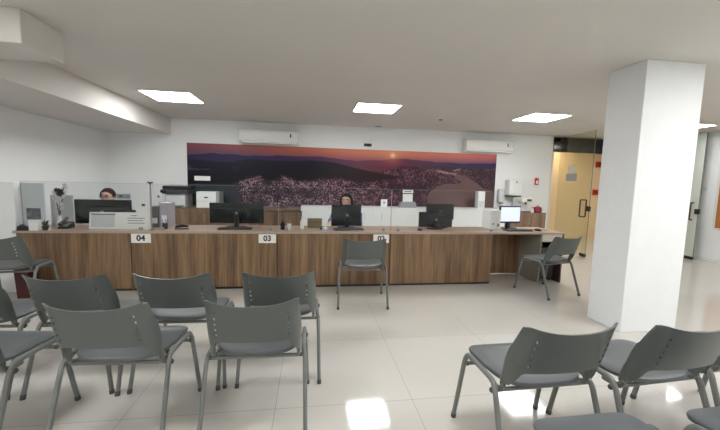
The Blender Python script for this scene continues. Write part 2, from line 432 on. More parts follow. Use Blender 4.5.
mural = thing('wall_mural', 'wide printed mural of a city with dark hills and a river at sunset', 'mural', (0, YW, 0))
b = nb(); box(b, MX0, MX1, -.012, -.0005, MZ0, MZ1); obj('backing_board', b, m_paper, mural)
o = bpy.data.objects.new('printed_picture', me); C.objects.link(o); o.parent = mural; o.location = (0, -.0135, 0)

# ------------------------------------------------------------------ air conditioners
def aircon(x0, x1, z0, z1, label):
    W, H, D = x1-x0, z1-z0, .21
    t = thing('air_conditioner', label, 'air conditioner', ((x0+x1)/2, YW, z0), 0, 'wall air conditioners above the mural')
    pr = []
    for y, z in ((0, .03), (0, 1), (-.86, 1), (-.97, .93), (-1, .80), (-1, .38), (-.93, .2), (-.74, .06), (-.5, 0)): pr.append((y*D, z*H))
    b = nb(); prism(b, pr, -W/2+.02, W/2-.02); obj('housing', b, m_white, t)
    for s in (-1, 1):
        b = nb(); q = [(y*1.0, z) for y, z in pr]; prism(b, q, s*(W/2-.02), s*W/2)
        bmesh.ops.bevel(b, geom=[e for e in b.edges], offset=.004, segments=1, affect='EDGES'); obj('end_cap', b, m_frame, t)
    b = nb(); box(b, -W/2+.05, W/2-.05, -D*1.0-.006, -D*1.0+.002, H*.44, H*.79, .004); obj('front_panel', b, m_white, t)
    b = nb(); box(b, -W/2+.07, W/2-.07, -.004, .004, -.026, .026, .003, rot=Matrix.Rotation(-.75, 3, 'X'))
    for v in b.verts: v.co += Vector((0, -D*.88, H*.10))
    obj('air_flap', b, m_white, t)
    b = nb()
    for k in range(5): box(b, -W/2+.08, W/2-.08, -D*.75+k*.026, -D*.75+k*.026+.012, H, H+.003)
    obj('intake_grille', b, m_grey, t)
    b = nb(); box(b, W/2-.17, W/2-.145, -D-.009, -D-.004, H*.48, H*.75, .002); obj('display_mark', b, m_black, t)
    return t
aircon(-1.43, -.27, 2.095, 2.37, 'white wall air conditioner above the left part of the mural')
aircon(3.27, 4.38, 2.10, 2.37, 'white wall air conditioner above the right end of the mural')

# small fittings on the back wall
t = thing('emergency_light', 'small black twin-lamp fitting on the wall above the middle of the mural', 'emergency light', (1.16, YW, 2.17))
b = nb(); box(b, -.08, .08, -.04, 0, -.03, .03, .006); obj('housing', b, m_black, t)
for s in (-1, 1):
    b = nb(); lathe(b, [(.022, 0), (.026, .012), (.015, .016)]); 
    for v in b.verts: v.co = Vector((v.co.x, -v.co.z-.04, v.co.y))
    obj('lamp', b, m_dgrey, t, True, (s*.04, 0, 0))
t = thing('wall_plate', 'small blank white plate stuck on the dark left part of the mural', 'plate', (-2.16, YW-.014, 1.385))
b = nb(); box(b, -.15, .15, -.012, 0, -.045, .045, .004); obj('plate', b, m_paper, t)
t = thing('call_point', 'small red fire alarm plate on the white wall beside the doorway', 'alarm', (5.11, YW, 1.50))
b = nb(); box(b, -.045, .045, -.025, 0, -.08, .08, .006); obj('plate', b, m_red, t)
b = nb(); box(b, -.022, .022, -.029, -.024, -.05, .02, .002); obj('symbol', b, m_paper, t)
t = thing('socket_box', 'pale grey wall socket box on the back wall beside the seated person', 'socket', (-3.62, YW, 1.0))
b = nb(); box(b, -.12, .12, -.03, 0, -.045, .045, .006); obj('cover', b, m_grey, t)
b = nb(); box(b, -.07, -.01, -.033, -.029, -.02, .02, .002); obj('socket', b, m_dgrey, t)

# paper towel dispenser and soap dispenser
t = thing('towel_dispenser', 'white paper towel dispenser with dark lower edge on the wall right of the mural', 'dispenser', (4.50, YW, 1.15))
b = nb(); box(b, -.17, .17, -.20, 0, .02, .38, .035, seg=3); obj('cover', b, m_white, t, True)
b = nb(); box(b, -.15, .15, -.17, -.01, 0, .02, .003); obj('outlet', b, m_dgrey, t)
b = nb(); box(b, -.02, .02, -.207, -.199, .30, .34, .003); obj('lock', b, m_grey, t)
t = thing('soap_dispenser', 'small pale grey dispenser on the wall between the mural and towel dispenser', 'dispenser', (4.22, YW, .98))
b = nb(); box(b, -.07, .07, -.11, 0, .03, .32, .02, seg=3); obj('tank', b, m_lgrey, t, True)
b = nb(); box(b, -.035, .035, -.13, -.03, 0, .03, .006); obj('push_lever', b, m_grey, t)

# ------------------------------------------------------------------ credenza row along the back wall
def credenza(x0, x1, y0, z1, m, mt, nd, label, group='low cabinets along the back wall'):
    W = x1-x0; D = YW-.02-y0
    t = thing('low_cabinet', label, 'cabinet', ((x0+x1)/2, y0, 0), 0, group)
    b = nb(); box(b, -W/2, W/2, .02, D, .06, z1-.025); obj('body', b, m, t)
    b = nb(); box(b, -W/2+.02, W/2-.02, .05, D, 0, .06); obj('plinth', b, m_black, t)
    b = nb(); box(b, -W/2-.004, W/2+.004, -.005, D, z1-.025, z1, .003); obj('top', b, mt, t)
    dw = W/nd
    for i in range(nd):
        b = nb(); box(b, -W/2+i*dw+.003, -W/2+(i+1)*dw-.003, 0, .018, .065, z1-.03, .002); d = obj('door', b, m, t)
        b = nb(); hx = -W/2+(i+(.88 if i % 2 == 0 else .12))*dw
        sweep(b, fillet([(hx, 0, z1-.12), (hx, -.022, z1-.12), (hx, -.022, z1-.24), (hx, 0, z1-.24)], .01), .004, n=8); obj('handle', b, m_steel, d, True)
    return t
credenza(-2.66, -.22, 6.62, .835, m_woodc, m_woodc, 4, 'long brown low cabinet on the back wall under the left of the mural')
credenza(-.205, 4.10, 6.66, .885, m_white, m_white, 3, 'long white low cabinet on the back wall under the city part of the mural')
credenza(4.115, 5.02, 6.62, .82, m_woodc, m_woodc, 2, 'short brown low cabinet beside the doorway')

# ------------------------------------------------------------------ reception counter
YF, ZT = 4.33, .735
def desk_unit(x0, x1, label):
    W = x1-x0
    t = thing('counter_unit', label, 'counter', ((x0+x1)/2, YF, 0), 0, 'wood-fronted units of the reception counter')
    b = nb(); box(b, -W/2+.004, W/2-.004, .006, .024, .03, ZT-.028, .0015); obj('front_panel', b, m_wood, t)
    b = nb(); box(b, -W/2+.01, W/2-.01, .02, .035, 0, .03); obj('plinth', b, m_black, t)
    for s in (-1, 1):
        b = nb(); xx = s*(W/2-.012); box(b, xx-.009, xx+.009, .024, .58, 0, ZT-.028); obj('side_panel', b, m_wood, t)
    return t
desk_unit(-3.35, -2.139, 'wood-grain counter front left of sign 04, at the far left')
desk_unit(-2.137, -.43, 'wide wood-grain counter front carrying signs 04 and 03')
desk_unit(-.428, 1.042, 'wood-grain counter front behind the lone grey chair, carrying sign 02')
desk_unit(1.044, 2.50, 'wood-grain counter front without a sign, left of the knee space')
t = thing('worktop', 'long pale wood-look worktop running over all the counter units', 'worktop', (0, YF, ZT))
b = nb(); box(b, -3.37, 3.60, -.012, .60, -.026, 0, .003); obj('top', b, m_top, t)
b = nb(); box(b, -3.37, 3.60, -.015, -.0115, -.024, -.003); obj('edge_band', b, mat('edge_band', srgb(176, 160, 146), .4), t)
# open desk at the right end
t = thing('desk_unit', 'open desk end with dark knee space and cream drawer at the right end', 'desk', (3.05, YF, 0))
b = nb(); box(b, -.54, .19, .50, .52, .01, ZT-.028); obj('modesty_panel', b, m_wood, t)
m_ped = mat('pedestal_laminate', srgb(152, 148, 134), .45)
b = nb(); box(b, .19, .208, .01, .58, 0, ZT-.028, .001); obj('side_panel', b, m_ped, t)
b = nb(); box(b, .525, .545, .0, .58, 0, ZT-.028, .001); obj('side_panel', b, mat('dark_laminate', srgb(70, 48, 46), .45), t)
b = nb(); box(b, .212, .521, .004, .022, .60, ZT-.03, .002); d = obj('drawer', b, mat('cream_laminate', srgb(206, 198, 180), .45), t)
b = nb(); box(b, .33, .40, -.006, .004, .645, .655, .002); obj('handle', b, m_steel, d)
b = nb(); box(b, .212, .521, .55, .566, .0, .60); obj('back_panel', b, m_blackm, t)
t = thing('computer_tower', 'black computer tower in the niche at the right end of the desk', 'computer', (3.42, YF+.10, 0))
b = nb(); box(b, -.13, .13, 0, .42, .03, .50, .006); obj('case', b, m_blackm, t)
b = nb(); box(b, -.12, .12, -.008, 0, .04, .49, .003); obj('front_bezel', b, m_black, t)
b = nb(); box(b, -.08, .08, -.011, -.007, .42, .44); obj('disc_slot', b, m_dgrey, t)
for sx in (-1, 1):
    for y in (.06, .36):
        b = nb(); box(b, sx*.1-.015, sx*.1+.015, y-.015, y+.015, 0, .03); obj('foot', b, m_chcap, t)
# maroon bin shape filling an unidentified dark patch below the left end
t = thing('bin_shape', 'dark maroon bin shape filling a dark patch on the floor against the left end of the counter', 'bin', (-3.165, 4.20, 0))
mm = mat('maroon_plastic', srgb(78, 26, 26), .5)
b = nb(); q = [(-.075, -.07), (.075, -.07), (.075, .07), (-.075, .07)]
lo = [b.verts.new((x*.85, y*.85, 0)) for x, y in q]; hi = [b.verts.new((x, y, .34)) for x, y in q]
li = [b.verts.new((x*.93, y*.92, .34)) for x, y in q]; lb = [b.verts.new((x*.8, y*.8, .015)) for x, y in q]
b.faces.new(lo[::-1]); b.faces.new(lb)
for A_, B_ in ((lo, hi), (hi, li), (li, lb)):
    for i in range(4): b.faces.new((A_[i], A_[(i+1) % 4], B_[(i+1) % 4], B_[i]))
obj('body', b, mm, t)
b = nb(); path = [(-.08, -.075, .335), (.08, -.075, .335), (.08, .075, .335), (-.08, .075, .335), (-.08, -.075, .335)]
sweep(b, path, .007, n=8); obj('rim', b, mm, t, True)

# number signs
for s, x0, x1, zc, lab in (('04', -2.135, -1.915, .648, 'white card reading 04 on the counter front'), ('03', -.655, -.442, .645, 'white card reading 03 beside the middle panel joint of the counter'), ('02', .812, 1.022, .645, 'white card reading 02 on the counter front behind the lone chair')):
    t = thing('number_sign', lab, 'sign', ((x0+x1)/2, YF+.006, zc), 0, 'counter number signs')
    W = x1-x0
    b = nb(); box(b, -W/2, W/2, -.005, 0, -.056, .056, .001); obj('card', b, m_paper, t)
    text_obj('numeral', s, .098, m_black, t, (0, -.0065, 0))

# ------------------------------------------------------------------ glass screens
def screen(x0, x1, label, clips=True):
    t = thing('glass_screen', label, 'glass screen', ((x0+x1)/2, YF+.09, ZT), 0, 'clear glass screens standing on the counter')
    W = x1-x0
    b = nb(); box(b, -W/2+.006, W/2-.006, -.004, .004, .012, .565); obj('pane', b, m_glass, t)
    b = nb(); box(b, -W/2+.006, W/2-.006, -.004, .004, .565, .567); obj('polished_edge', b, mat('polished_edge', srgb(150, 158, 156), .2), t)
    for s in (-1, 1):
        b = nb(); box(b, s*(W/2-.1)-.02, s*(W/2-.1)+.02, -.012, .012, 0, .035, .003); obj('clamp', b, m_steel, t)
    return t
screen(-3.34, -1.962, 'clear glass screen on the counter at window 04')
screen(-1.918, -.424, 'clear glass screen on the counter left of sign 03')
screen(-.418, 1.062, 'clear glass screen on the counter before the person in blue')
screen(1.064, 2.62, 'clear glass screen on the counter at its right end')
t = thing('screen_post', 'slim grey metal post joining the glass screens at window 04', 'post', (-1.94, YF+.09, ZT))
b = nb(); box(b, -.009, .009, -.009, .009, 0, .56, .002); obj('post', b, m_steel, t)
b = nb(); box(b, -.03, .03, -.015, .015, .572, .59, .003); box(b, -.009, .009, -.009, .009, .56, .575); obj('cap', b, m_dgrey, t)
b = nb(); box(b, -.018, .018, -.03, .03, 0, .006, .002); obj('foot_plate', b, m_dgrey, t)
for x, lab in ((-.419, 'short thin joint strip on the counter edge beside sign 03'), (1.063, 'tall thin joint strip between glass screens above sign 02')):
    b = nb(); box(b, x-.003, x+.003, YF+.083, YF+.097, ZT, ZT+.36 if x < 0 else ZT+.56, .001)
    tag(obj('joint_strip', b, m_grey), lab, 'joint strip', 'joint strips of the glass screens')

# ------------------------------------------------------------------ monitors
def monitor(x, y, w_, h, z0, rz, label, m=m_screenb, face_cust=True, lit=False, base=True):
    """back of the monitor towards -Y (the customers)"""
    t = thing('monitor', label, 'monitor', (x, y, ZT), rz, 'computer monitors on the counter')
    b = nb(); box(b, -w_/2, w_/2, -.018, .018, z0, z0+h, .006); obj('housing', b, m, t)
    s = -1 if lit else 1
    b = nb(); box(b, -w_/2+.012, w_/2-.012, s*.0185-.001, s*.0185+.001, z0+.024, z0+h-.018)
    obj('screen', b, mat('lit_screen', srgb(205, 214, 235), .3, emis=(srgb(205, 214, 240), .42)) if lit else m_blackm, t)
    if not lit:
        b = nb(); box(b, -w_*.22, w_*.22, -.036, -.017, z0+h*.18, z0+h*.74, .012, seg=3); obj('rear_bulge', b, m, t, True)
        b = nb(); box(b, -.018, .018, -.0395, -.0355, z0+h*.46, z0+h*.56, .001); obj('badge', b, m_grey, t)
    b = nb(); box(b, -.03, .03, -.005 if lit else -.05, .035 if lit else -.012, .012, z0+h*.45, .006)
    if lit:
        for v in b.verts: v.co.y += .022
    obj('stand', b, m_black, t)
    b = nb(); 
    prof = [(.125*math.cos(a)*1.0, .085*math.sin(a)) for a in [2*PI*k/28 for k in range(28)]]
    prism(b, prof, 0, .012, 'Z'); obj('foot', b, m_black, t)
    return t
monitor(-2.65, 4.75, .66, .31, .035, 0, 'black monitor seen from behind, before the person with glasses')
monitor(-.995, 4.72, .70, .275, .055, 0, 'wide black monitor seen from behind, between signs 04 and 03')
monitor(.49, 4.74, .44, .30, .03, .25, 'dark monitor turned slightly, before the person in blue')
monitor(1.78, 4.66, .50, .215, .03, .0, 'low black monitor seen from behind, right of the lone chair')
monitor(1.91, 4.83, .42, .235, .12, -.05, 'taller dark monitor standing right behind the low black monitor')
monitor(3.0, 4.76, .36, .26, .085, .10, 'monitor with bright bluish screen facing the room at the desk', lit=True)

# ------------------------------------------------------------------ things on the counter
def kb(x, y, w_, rz, label):
    t = thing('keyboard', label, 'keyboard', (x, y, ZT), rz, 'keyboards on the counter')
    b = nb(); box(b, -w_/2, w_/2, -.07, .07, 0, .016, .004); obj('base', b, m_black, t)
    b = nb()
    for r in range(4):
        for c_ in range(13):
            xx = -w_/2+.02+c_*(w_-.04)/12.6; box(b, xx, xx+(w_-.04)/15, -.055+r*.028, -.055+r*.028+.021, .016, .022)
    obj('keys', b, m_dgrey, t)
    return t
kb(2.98, 4.50, .40, 0, 'black keyboard before the bright monitor at the right')
kb(-.98, 4.54, .42, .05, 'black keyboard before the wide monitor between signs 04 and 03')
kb(.50, 4.52, .40, .1, 'black keyboard below the monitor of the person in blue')
def mouse(x, y, rz, label):
    t = thing('computer_mouse', label, 'mouse', (x, y, ZT), rz, 'computer mice on the counter')
    b = nb(); ellip(b, (0, 0, .008), (.032, .055, .028)); 
    bmesh.ops.bisect_plane(b, geom=b.verts[:]+b.edges[:]+b.faces[:], plane_co=(0, 0, 0), plane_no=(0, 0, -1), clear_outer=True)
    bmesh.ops.holes_fill(b, edges=b.edges[:]); obj('body', b, m_black, t, True)
    b = nb(); cyl(b, (-.004, .03, .032), (.004, .03, .032), .007, n=12); obj('wheel', b, m_grey, t, True)
mouse(3.30, 4.50, .4, 'black mouse on the desk at the right end')
mouse(1.50, 4.50, 0, 'black mouse left of the low black monitor')
# stapler
t = thing('stapler', 'dark stapler lying on the worktop left of the wide monitor', 'stapler', (-1.62, 4.50, ZT), .15)
b = nb(); box(b, -.08, .08, -.02, .02, 0, .014, .004); obj('base', b, m_black, t)
b = nb(); prism(b, [(-.075, .02), (.075, .03), (.078, .045), (.0, .062), (-.07, .048)], -.016, .016, 'Y'); obj('arm', b, m_blackm, t)
# desk calendar sign
t = thing('notice_stand', 'wide white notice stand with a grey window, before the left monitor', 'notice stand', (-2.345, 4.52, ZT))
b = nb(); prism(b, [(-.03, 0), (.05, 0), (.012, .205), (0, .205)], -.335, .335); obj('board', b, m_paper, t)
R = Matrix.Rotation(-.145, 3, 'X')
b = nb(); box(b, -.31, -.05, -.003, .003, -.075, .075, rot=R)
for v in b.verts: v.co += Vector((0, -.0185, .10))
obj('window', b, m_lgrey, t)
b = nb(); box(b, -.315, -.045, -.004, .004, -.006, .006, rot=R)
for v in b.verts: v.co += Vector((0, -.007, .181))
obj('window_edge', b, m_dgrey, t)
for k, (a, c_) in enumerate(((.13, .20), (.09, .29), (.10, .27), (.10, .29))):
    b = nb(); zz = .165-.03*k; box(b, a, c_, -.002, .002, -.004, .004, rot=R)
    for v in b.verts: v.co += Vector((0, -.0305+zz*.146, zz))
    obj('text_line', b, mat('text_grey', srgb(110, 96, 96), .6), t)
# phone
t = thing('telephone', 'small black desk phone left of the left monitor', 'telephone', (-2.97, 4.56, ZT))
b = nb(); prism(b, [(-.07, 0), (.07, 0), (.07, .075), (-.07, .02)], -.05, .05); obj('base', b, m_black, t)
b = nb(); sweep(b, [(-.03, -.07, .05), (-.03, 0, .085), (-.03, .07, .12)], .018, n=10, radii=[1.15, .8, 1.15]); obj('handset', b, m_black, t, True)
b = nb()
for i in range(3):
    for j in range(3): box(b, .0+i*.014, .009+i*.014, -.045+j*.03, -.03+j*.03, .03+j*.012, .04+j*.012)
obj('keys', b, m_grey, t)
# pale upright panels at left
t = thing('divider_panel', 'tall pale grey upright panel at the left end of the counter', 'panel', (-3.368, 4.47, ZT), 0, 'pale upright panels left of the flowers')
b = nb(); box(b, .012, .245, -.008, .008, .008, .545, .002); obj('sheet', b, m_lgrey, t)
b = nb(); box(b, 0, .012, -.010, .010, 0.008, .548, .002); obj('edge_strip', b, m_grey, t)
b = nb(); box(b, .05, .20, -.0105, -.0085, .12, .25); obj('print', b, mat('photo_print', srgb(96, 98, 102), .5, noise=.5, nscale=22), t)
b = nb(); box(b, 0.01, .235, -.035, .035, 0, .008, .002); obj('foot', b, m_lgrey, t)
t = thing('divider_panel', 'lower pale grey upright panel between the flowers and left monitor', 'panel', (-3.18, 4.84, ZT), 0, 'pale upright panels left of the flowers')
b = nb(); box(b, -.12, .13, -.008, .008, 0, .39, .002); obj('sheet', b, m_lgrey, t)
b = nb(); box(b, -.135, -.12, -.012, .012, 0, .395, .002); obj('edge_strip', b, m_paper, t)
b = nb(); box(b, -.12, .12, -.04, .04, 0, .008, .002); obj('foot', b, m_lgrey, t)
# flowers in vase
t = thing('flower_vase', 'white vase of pale orchids with one dark bloom at the left end', 'vase', (-3.13, 4.70, ZT))
b = nb(); lathe(b, [(.022, 0), (.030, .02), (.031, .06), (.020, .10), (.016, .13), (.019, .14)]); obj('vase', b, m_white, t, True)
for k in range(7):
    a = 1.3*k; tip = Vector((.05*math.cos(a)+.01*k-.02, .04*math.sin(a), .34+.03*k))
    b = nb(); sweep(b, [(0, 0, .12), tip*.55+Vector((0, 0, .06)), tip], .003, n=6); st = obj('stem', b, mat('stem_green', srgb(70, 84, 60), .6), t, True)
    for q in range(3):
        c = tip+Vector((random.uniform(-.035, .035), random.uniform(-.03, .03), -.055*q)); b = nb()
        for pz in range(5):
            aa = 2*PI*pz/5; R = Matrix.Rotation(aa, 3, 'Y'); ellip(b, c+R @ Vector((0, 0, .016)), (.010, .004, .017), 8, 6, rot=R)
        obj('flower', b, m_blackm if (k == 4 and q == 0) else mat('petal', srgb(226, 224, 226), .6), t, True)
b = nb(); 
for pz in range(7):
    aa = 2*PI*pz/7; R = Matrix.Rotation(aa, 3, 'Y'); ellip(b, Vector((.03, -.03, .43))+R @ Vector((0, 0, .026)), (.018, .008, .03), 8, 6, rot=R)
obj('dark_bloom', b, mat('dark_petal', srgb(50, 48, 54), .6), t, True)
# small white box, dark box, basket
t = thing('paper_box', 'small white box with lid, front left on the worktop', 'box', (-3.17, 4.372, ZT))
b = nb(); box(b, -.048, .048, -.03, .03, 0, .085, .002); obj('body', b, m_paper, t)
b = nb(); box(b, -.051, .051, -.033, .033, .085, .115, .002); obj('lid', b, m_white, t)
t = thing('tape_dispenser', 'small black tape dispenser at the left end of the worktop', 'tape dispenser', (-3.285, 4.365, ZT), .1)
b = nb(); prism(b, [(-.06, 0), (.06, 0), (.06, .02), (.02, .05), (-.05, .05)], -.02, .02, 'Y'); obj('body', b, m_black, t)
b = nb(); cyl(b, (-.015, -.012, .045), (-.015, .012, .045), .024, n=18); obj('tape_roll', b, m_dgrey, t, True)
t = thing('plant_pot', 'small pot with a low brown green plant before the flower vase', 'potted plant', (-3.07, 4.375, ZT))
b = nb(); lathe(b, [(.022, 0), (.033, .045), (.034, .05), (.029, .05), (.027, .044)]); obj('pot', b, mat('brown_pot', srgb(70, 58, 46), .6), t, True)
b = nb()
for k in range(16):
    a = 2.4*k; p1 = Vector((.040*math.cos(a), .026*math.sin(a), .075+.02*(k % 3)))
    sweep(b, [(0, 0, .04), p1*.6+Vector((0, 0, .03)), p1], .007, .002, n=6, radii=[.5, 1, .1])
obj('leaves', b, mat('leaf', srgb(74, 78, 54), .6), t, True)
t = thing('paper_sign', 'small upright white sign with a dark mark right of the left monitor', 'sign', (-2.17, 4.72, ZT))
b = nb(); box(b, -.055, .07, -.004, .004, 0, .36, .001); obj('card', b, m_paper, t)
b = nb(); box(b, -.01, .03, -.0055, -.004, .27, .30); obj('mark', b, m_dgrey, t)
b = nb(); box(b, -.05, .06, -.03, .03, 0, .005); obj('foot', b, m_lgrey, t)
# cards, boxes near the post
t = thing('card_holder', 'small clear holder with a white card high on the screen post', 'card holder', (-1.865, 4.46, ZT))
b = nb(); box(b, -.04, .04, -.003, .003, .35, .46, .001); obj('card', b, m_paper, t)
b = nb(); box(b, -.012, .012, -.0045, -.003, .40, .425); obj('mark', b, m_dgrey, t)
b = nb(); cyl(b, (0, .006, 0), (0, .006, .36), .004, n=8); obj('rod', b, m_steel, t)
b = nb(); box(b, -.03, .03, -.02, .03, 0, .006); obj('foot', b, m_grey, t)
t = thing('file_box', 'tall pale mauve file box beside the screen post', 'file box', (-1.905+.02, 4.75, ZT), 0, 'file boxes behind the screen post')
b = nb(); box(b, -.05, .05, -.10, .12, 0, .32, .002); obj('box', b, mat('mauve_card', srgb(178, 172, 184), .6), t)
b = nb(); box(b, -.03, .03, -.103, -.099, .06, .16); obj('spine_label', b, m_paper, t)
t = thing('file_box', 'shorter dark grey file box left of the pale mauve one', 'file box', (-2.045+.03, 4.77, ZT), 0, 'file boxes behind the screen post')
b = nb(); box(b, -.045, .045, -.08, .10, 0, .27, .002); obj('box', b, mat('plum_grey_card', srgb(92, 86, 92), .6), t)
b = nb(); box(b, -.03, .03, -.083, -.079, .05, .12); obj('spine_label', b, m_lgrey, t)
t = thing('pen_cup', 'small dark cup of pens before the mauve file box', 'pen cup', (-1.83, 4.53, ZT))
b = nb(); lathe(b, [(.028, 0), (.032, .075), (.028, .075), (.025, .01)]); obj('cup', b, m_dgrey, t, True)
for k in range(4):
    b = nb(); a = k*1.7; cyl(b, (.008*math.cos(a), .008*math.sin(a), .012), (.03*math.cos(a), .03*math.sin(a), .12), .004, n=8); obj('pen', b, [m_black, m_red, m_cloth_b, m_paper][k], t)
# bottles near sign 03
t = thing('sanitizer_bottle', 'small dark pump bottle on the worktop right of sign 03', 'bottle', (-.375, 4.52, ZT))
b = nb(); lathe(b, [(.028, 0), (.03, .01), (.03, .075), (.014, .095), (.012, .105)]); obj('bottle', b, mat('dark_wine', srgb(50, 34, 44), .25), t, True)
b = nb(); cyl(b, (0, 0, .105), (0, 0, .13), .006, n=10); box(b, -.006, .006, -.035, .01, .128, .138, .002); obj('pump', b, m_black, t)
t = thing('small_plant', 'thin bare twig plant in a small white cup near sign 03', 'potted plant', (-.29, 4.52, ZT))
b = nb(); lathe(b, [(.022, 0), (.028, .08), (.024, .08), (.02, .01)]); obj('cup', b, m_white, t, True)
b = nb()
for k in range(5):
    a = k*1.3; sweep(b, [(0, 0, .03), (.01*math.cos(a), .01*math.sin(a), .1), (.035*math.cos(a)-.02, .02*math.sin(a), .17-.01*k)], .003, n=6, radii=[1, .8, .4])
obj('twigs', b, mat('twig_ochre', srgb(150, 128, 88), .7), t, True)
t = thing('lotion_bottle', 'small white bottle between the brown box and the twig plant', 'bottle', (-.125, 4.60, ZT))
b = nb(); lathe(b, [(.024, 0), (.026, .01), (.026, .10), (.011, .125), (.011, .14)]); obj('bottle', b, m_white, t, True)
b = nb(); lathe(b, [(.012, .14), (.012, .165)]); obj('cap', b, m_lgrey, t, True)
t = thing('cardboard_box', 'small olive brown box on the worktop left of the person in blue', 'box', (.045, 4.74, ZT))
b = nb(); box(b, -.10, .10, -.05, .06, 0, .125, .002); obj('box', b, mat('olive_card', srgb(120, 104, 76), .7), t)
b = nb(); box(b, -.10, .10, -.052, -.049, .075, .08); obj('flap_line', b, m_dgrey, t)
t = thing('office_partition', 'low brown board standing behind the counter between sign 03 and the olive box', 'partition', (-.46, 5.75, 0))
b = nb(); box(b, -.30, .30, -.015, .015, .03, .86, .003); obj('board', b, m_woodc, t)
for s in (-1, 1):
    b = nb(); box(b, s*.26-.02, s*.26+.02, -.14, .14, 0, .03, .004); obj('foot', b, m_dgrey, t)
b = nb(); box(b, -.305, .305, -.018, .018, .86, .875, .002); obj('top_rail', b, m_dgrey, t)
t = thing('pen_tray', 'small clear blue tray with items below the blue sleeve', 'tray', (.16, 4.46, ZT))
b = nb(); box(b, -.06, .06, -.03, .03, 0, .012, .003); obj('tray', b, mat('pale_blue_plastic', srgb(160, 176, 214), .3), t)
b = nb(); box(b, -.05, -.02, -.02, .02, .012, .045, .004); obj('clip_box', b, m_dgrey, t)
b = nb(); ellip(b, (.02, 0, .03), (.025, .018, .018)); obj('paper_ball', b, m_paper, t, True)

# printers and items on the cabinets
t = thing('office_printer', 'grey office copier with dark scanner lid on the brown cabinet', 'printer', (-2.50, 6.85, .835))
b = nb(); box(b, -.17, .17, -.2, .22, 0, .25, .012); obj('body', b, m_lgrey, t)
b = nb(); box(b, -.24, .24, -.23, .24, .25, .33, .01); obj('scanner', b, m_dgrey, t)
b = nb(); box(b, -.22, .22, -.2, .22, .33, .40, .02, seg=3); obj('scanner_lid', b, m_black, t)
b = nb(); box(b, -.15, .15, -.26, -.2, .03, .05, .003); obj('paper_tray', b, m_grey, t)
b = nb(); box(b, -.23, -.12, -.262, -.23, .27, .31, .003); obj('control_panel', b, m_black, t)
t = thing('white_printer', 'white box-shaped printer before the dark left part of the mural', 'printer', (-1.93, 6.86, .835))
b = nb(); box(b, -.21, .14, -.18, .16, 0, .30, .006); obj('body', b, m_white, t)
b = nb(); box(b, .14, .20, -.17, .15, 0, .30, .006); obj('side_panel', b, m_grey, t)
b = nb(); box(b, -.07, .0, -.183, -.179, .18, .205); obj('mark', b, m_dgrey, t)
b = nb(); box(b, -.21, .14, -.182, -.178, .12, .124); obj('paper_slot', b, m_grey, t)
t = thing('card_stand', 'small upright white card on the white cabinet above sign 02', 'card', (1.46, 6.72, .885))
b = nb(); box(b, -.065, .065, -.004, .004, 0, .165, .002); obj('card', b, m_paper, t)
b = nb(); box(b, -.02, .02, -.006, -.003, .08, .12); obj('mark', b, m_grey, t)
b = nb(); box(b, -.05, .05, -.03, .03, 0, .006); obj('foot', b, m_lgrey, t)
t = thing('acrylic_stand', 'clear acrylic stand with a white card and header on a grey base', 'stand', (1.97, 6.78, .885))
b = nb(); prism(b, [(-.19, 0), (.19, 0), (.15, .12), (-.15, .12)], -.05, .06, 'Y'); obj('base', b, m_grey, t)
b = nb(); box(b, -.105, .105, -.004, .004, .12, .28, .001); obj('card', b, m_paper, t)
b = nb(); box(b, -.11, .11, -.004, .004, .30, .365, .001); obj('header_card', b, m_paper, t)
b = nb(); box(b, -.08, .08, -.006, -.004, .325, .34); obj('header_line', b, m_dgrey, t)
b = nb(); box(b, -.19, .19, .006, .01, .12, .40, .001); obj('back_sheet', b, m_glass, t)
t = thing('water_filter', 'tall narrow white unit standing before the right part of the mural', 'appliance', (3.60, 6.85, .885))
b = nb(); box(b, -.08, .08, -.07, .07, 0, .37, .01); obj('body', b, m_white, t)
b = nb(); box(b, -.055, .055, -.073, -.069, .04, .16, .002); obj('recess', b, m_lgrey, t)
t = thing('coffee_machine', 'small white machine with dark parts below the towel dispenser', 'coffee machine', (4.62, 6.88, .82))
b = nb(); box(b, -.12, .12, -.02, .18, 0, .30, .01); box(b, -.12, .12, -.16, -.02, .22, .32, .01); obj('body', b, m_white, t)
b = nb(); box(b, -.10, .10, -.155, -.02, 0, .02, .003); obj('drip_tray', b, m_dgrey, t)
b = nb(); cyl(b, (.02, -.09, .17), (.02, -.09, .22), .018); obj('nozzle', b, m_black, t)
b = nb(); box(b, .0, .11, -.163, -.158, .24, .29, .002); obj('control_panel', b, m_dgrey, t)
t = thing('sugar_bottle', 'tiny white bottle on the brown cabinet beside the red round tin', 'bottle', (4.73+.02, 6.70, .82))
b = nb(); lathe(b, [(.025, 0), (.028, .06), (.012, .09), (.012, .10)]); obj('bottle', b, m_white, t, True)
b = nb(); lathe(b, [(.014, .10), (.013, .12)]); obj('cap', b, m_red, t, True)
t = thing('round_tin', 'round dark red tin on the brown cabinet beside the doorway', 'tin', (4.90, 6.74, .82))
b = nb(); lathe(b, [(.06, 0), (.085, .02), (.088, .08), (.07, .12), (.03, .135)]); obj('tin', b, mat('dark_red', srgb(140, 44, 52), .4), t, True)
b = nb(); lathe(b, [(.012, .135), (.02, .15), (.004, .16)]); obj('lid_knob', b, m_grey, t, True)
t = thing('pc_case', 'small white computer case left of the bright monitor', 'computer', (2.70, 4.76, ZT))
b = nb(); box(b, -.075, .085, -.12, .14, 0, .285, .006); obj('case', b, m_paper, t)
b = nb(); cyl(b, (-.03, -.123, .08), (-.03, -.119, .08), .012); obj('power_button', b, m_dgrey, t)
b = nb(); box(b, .03, .07, -.124, -.119, .04, .085, .002); obj('port_panel', b, m_grey, t)
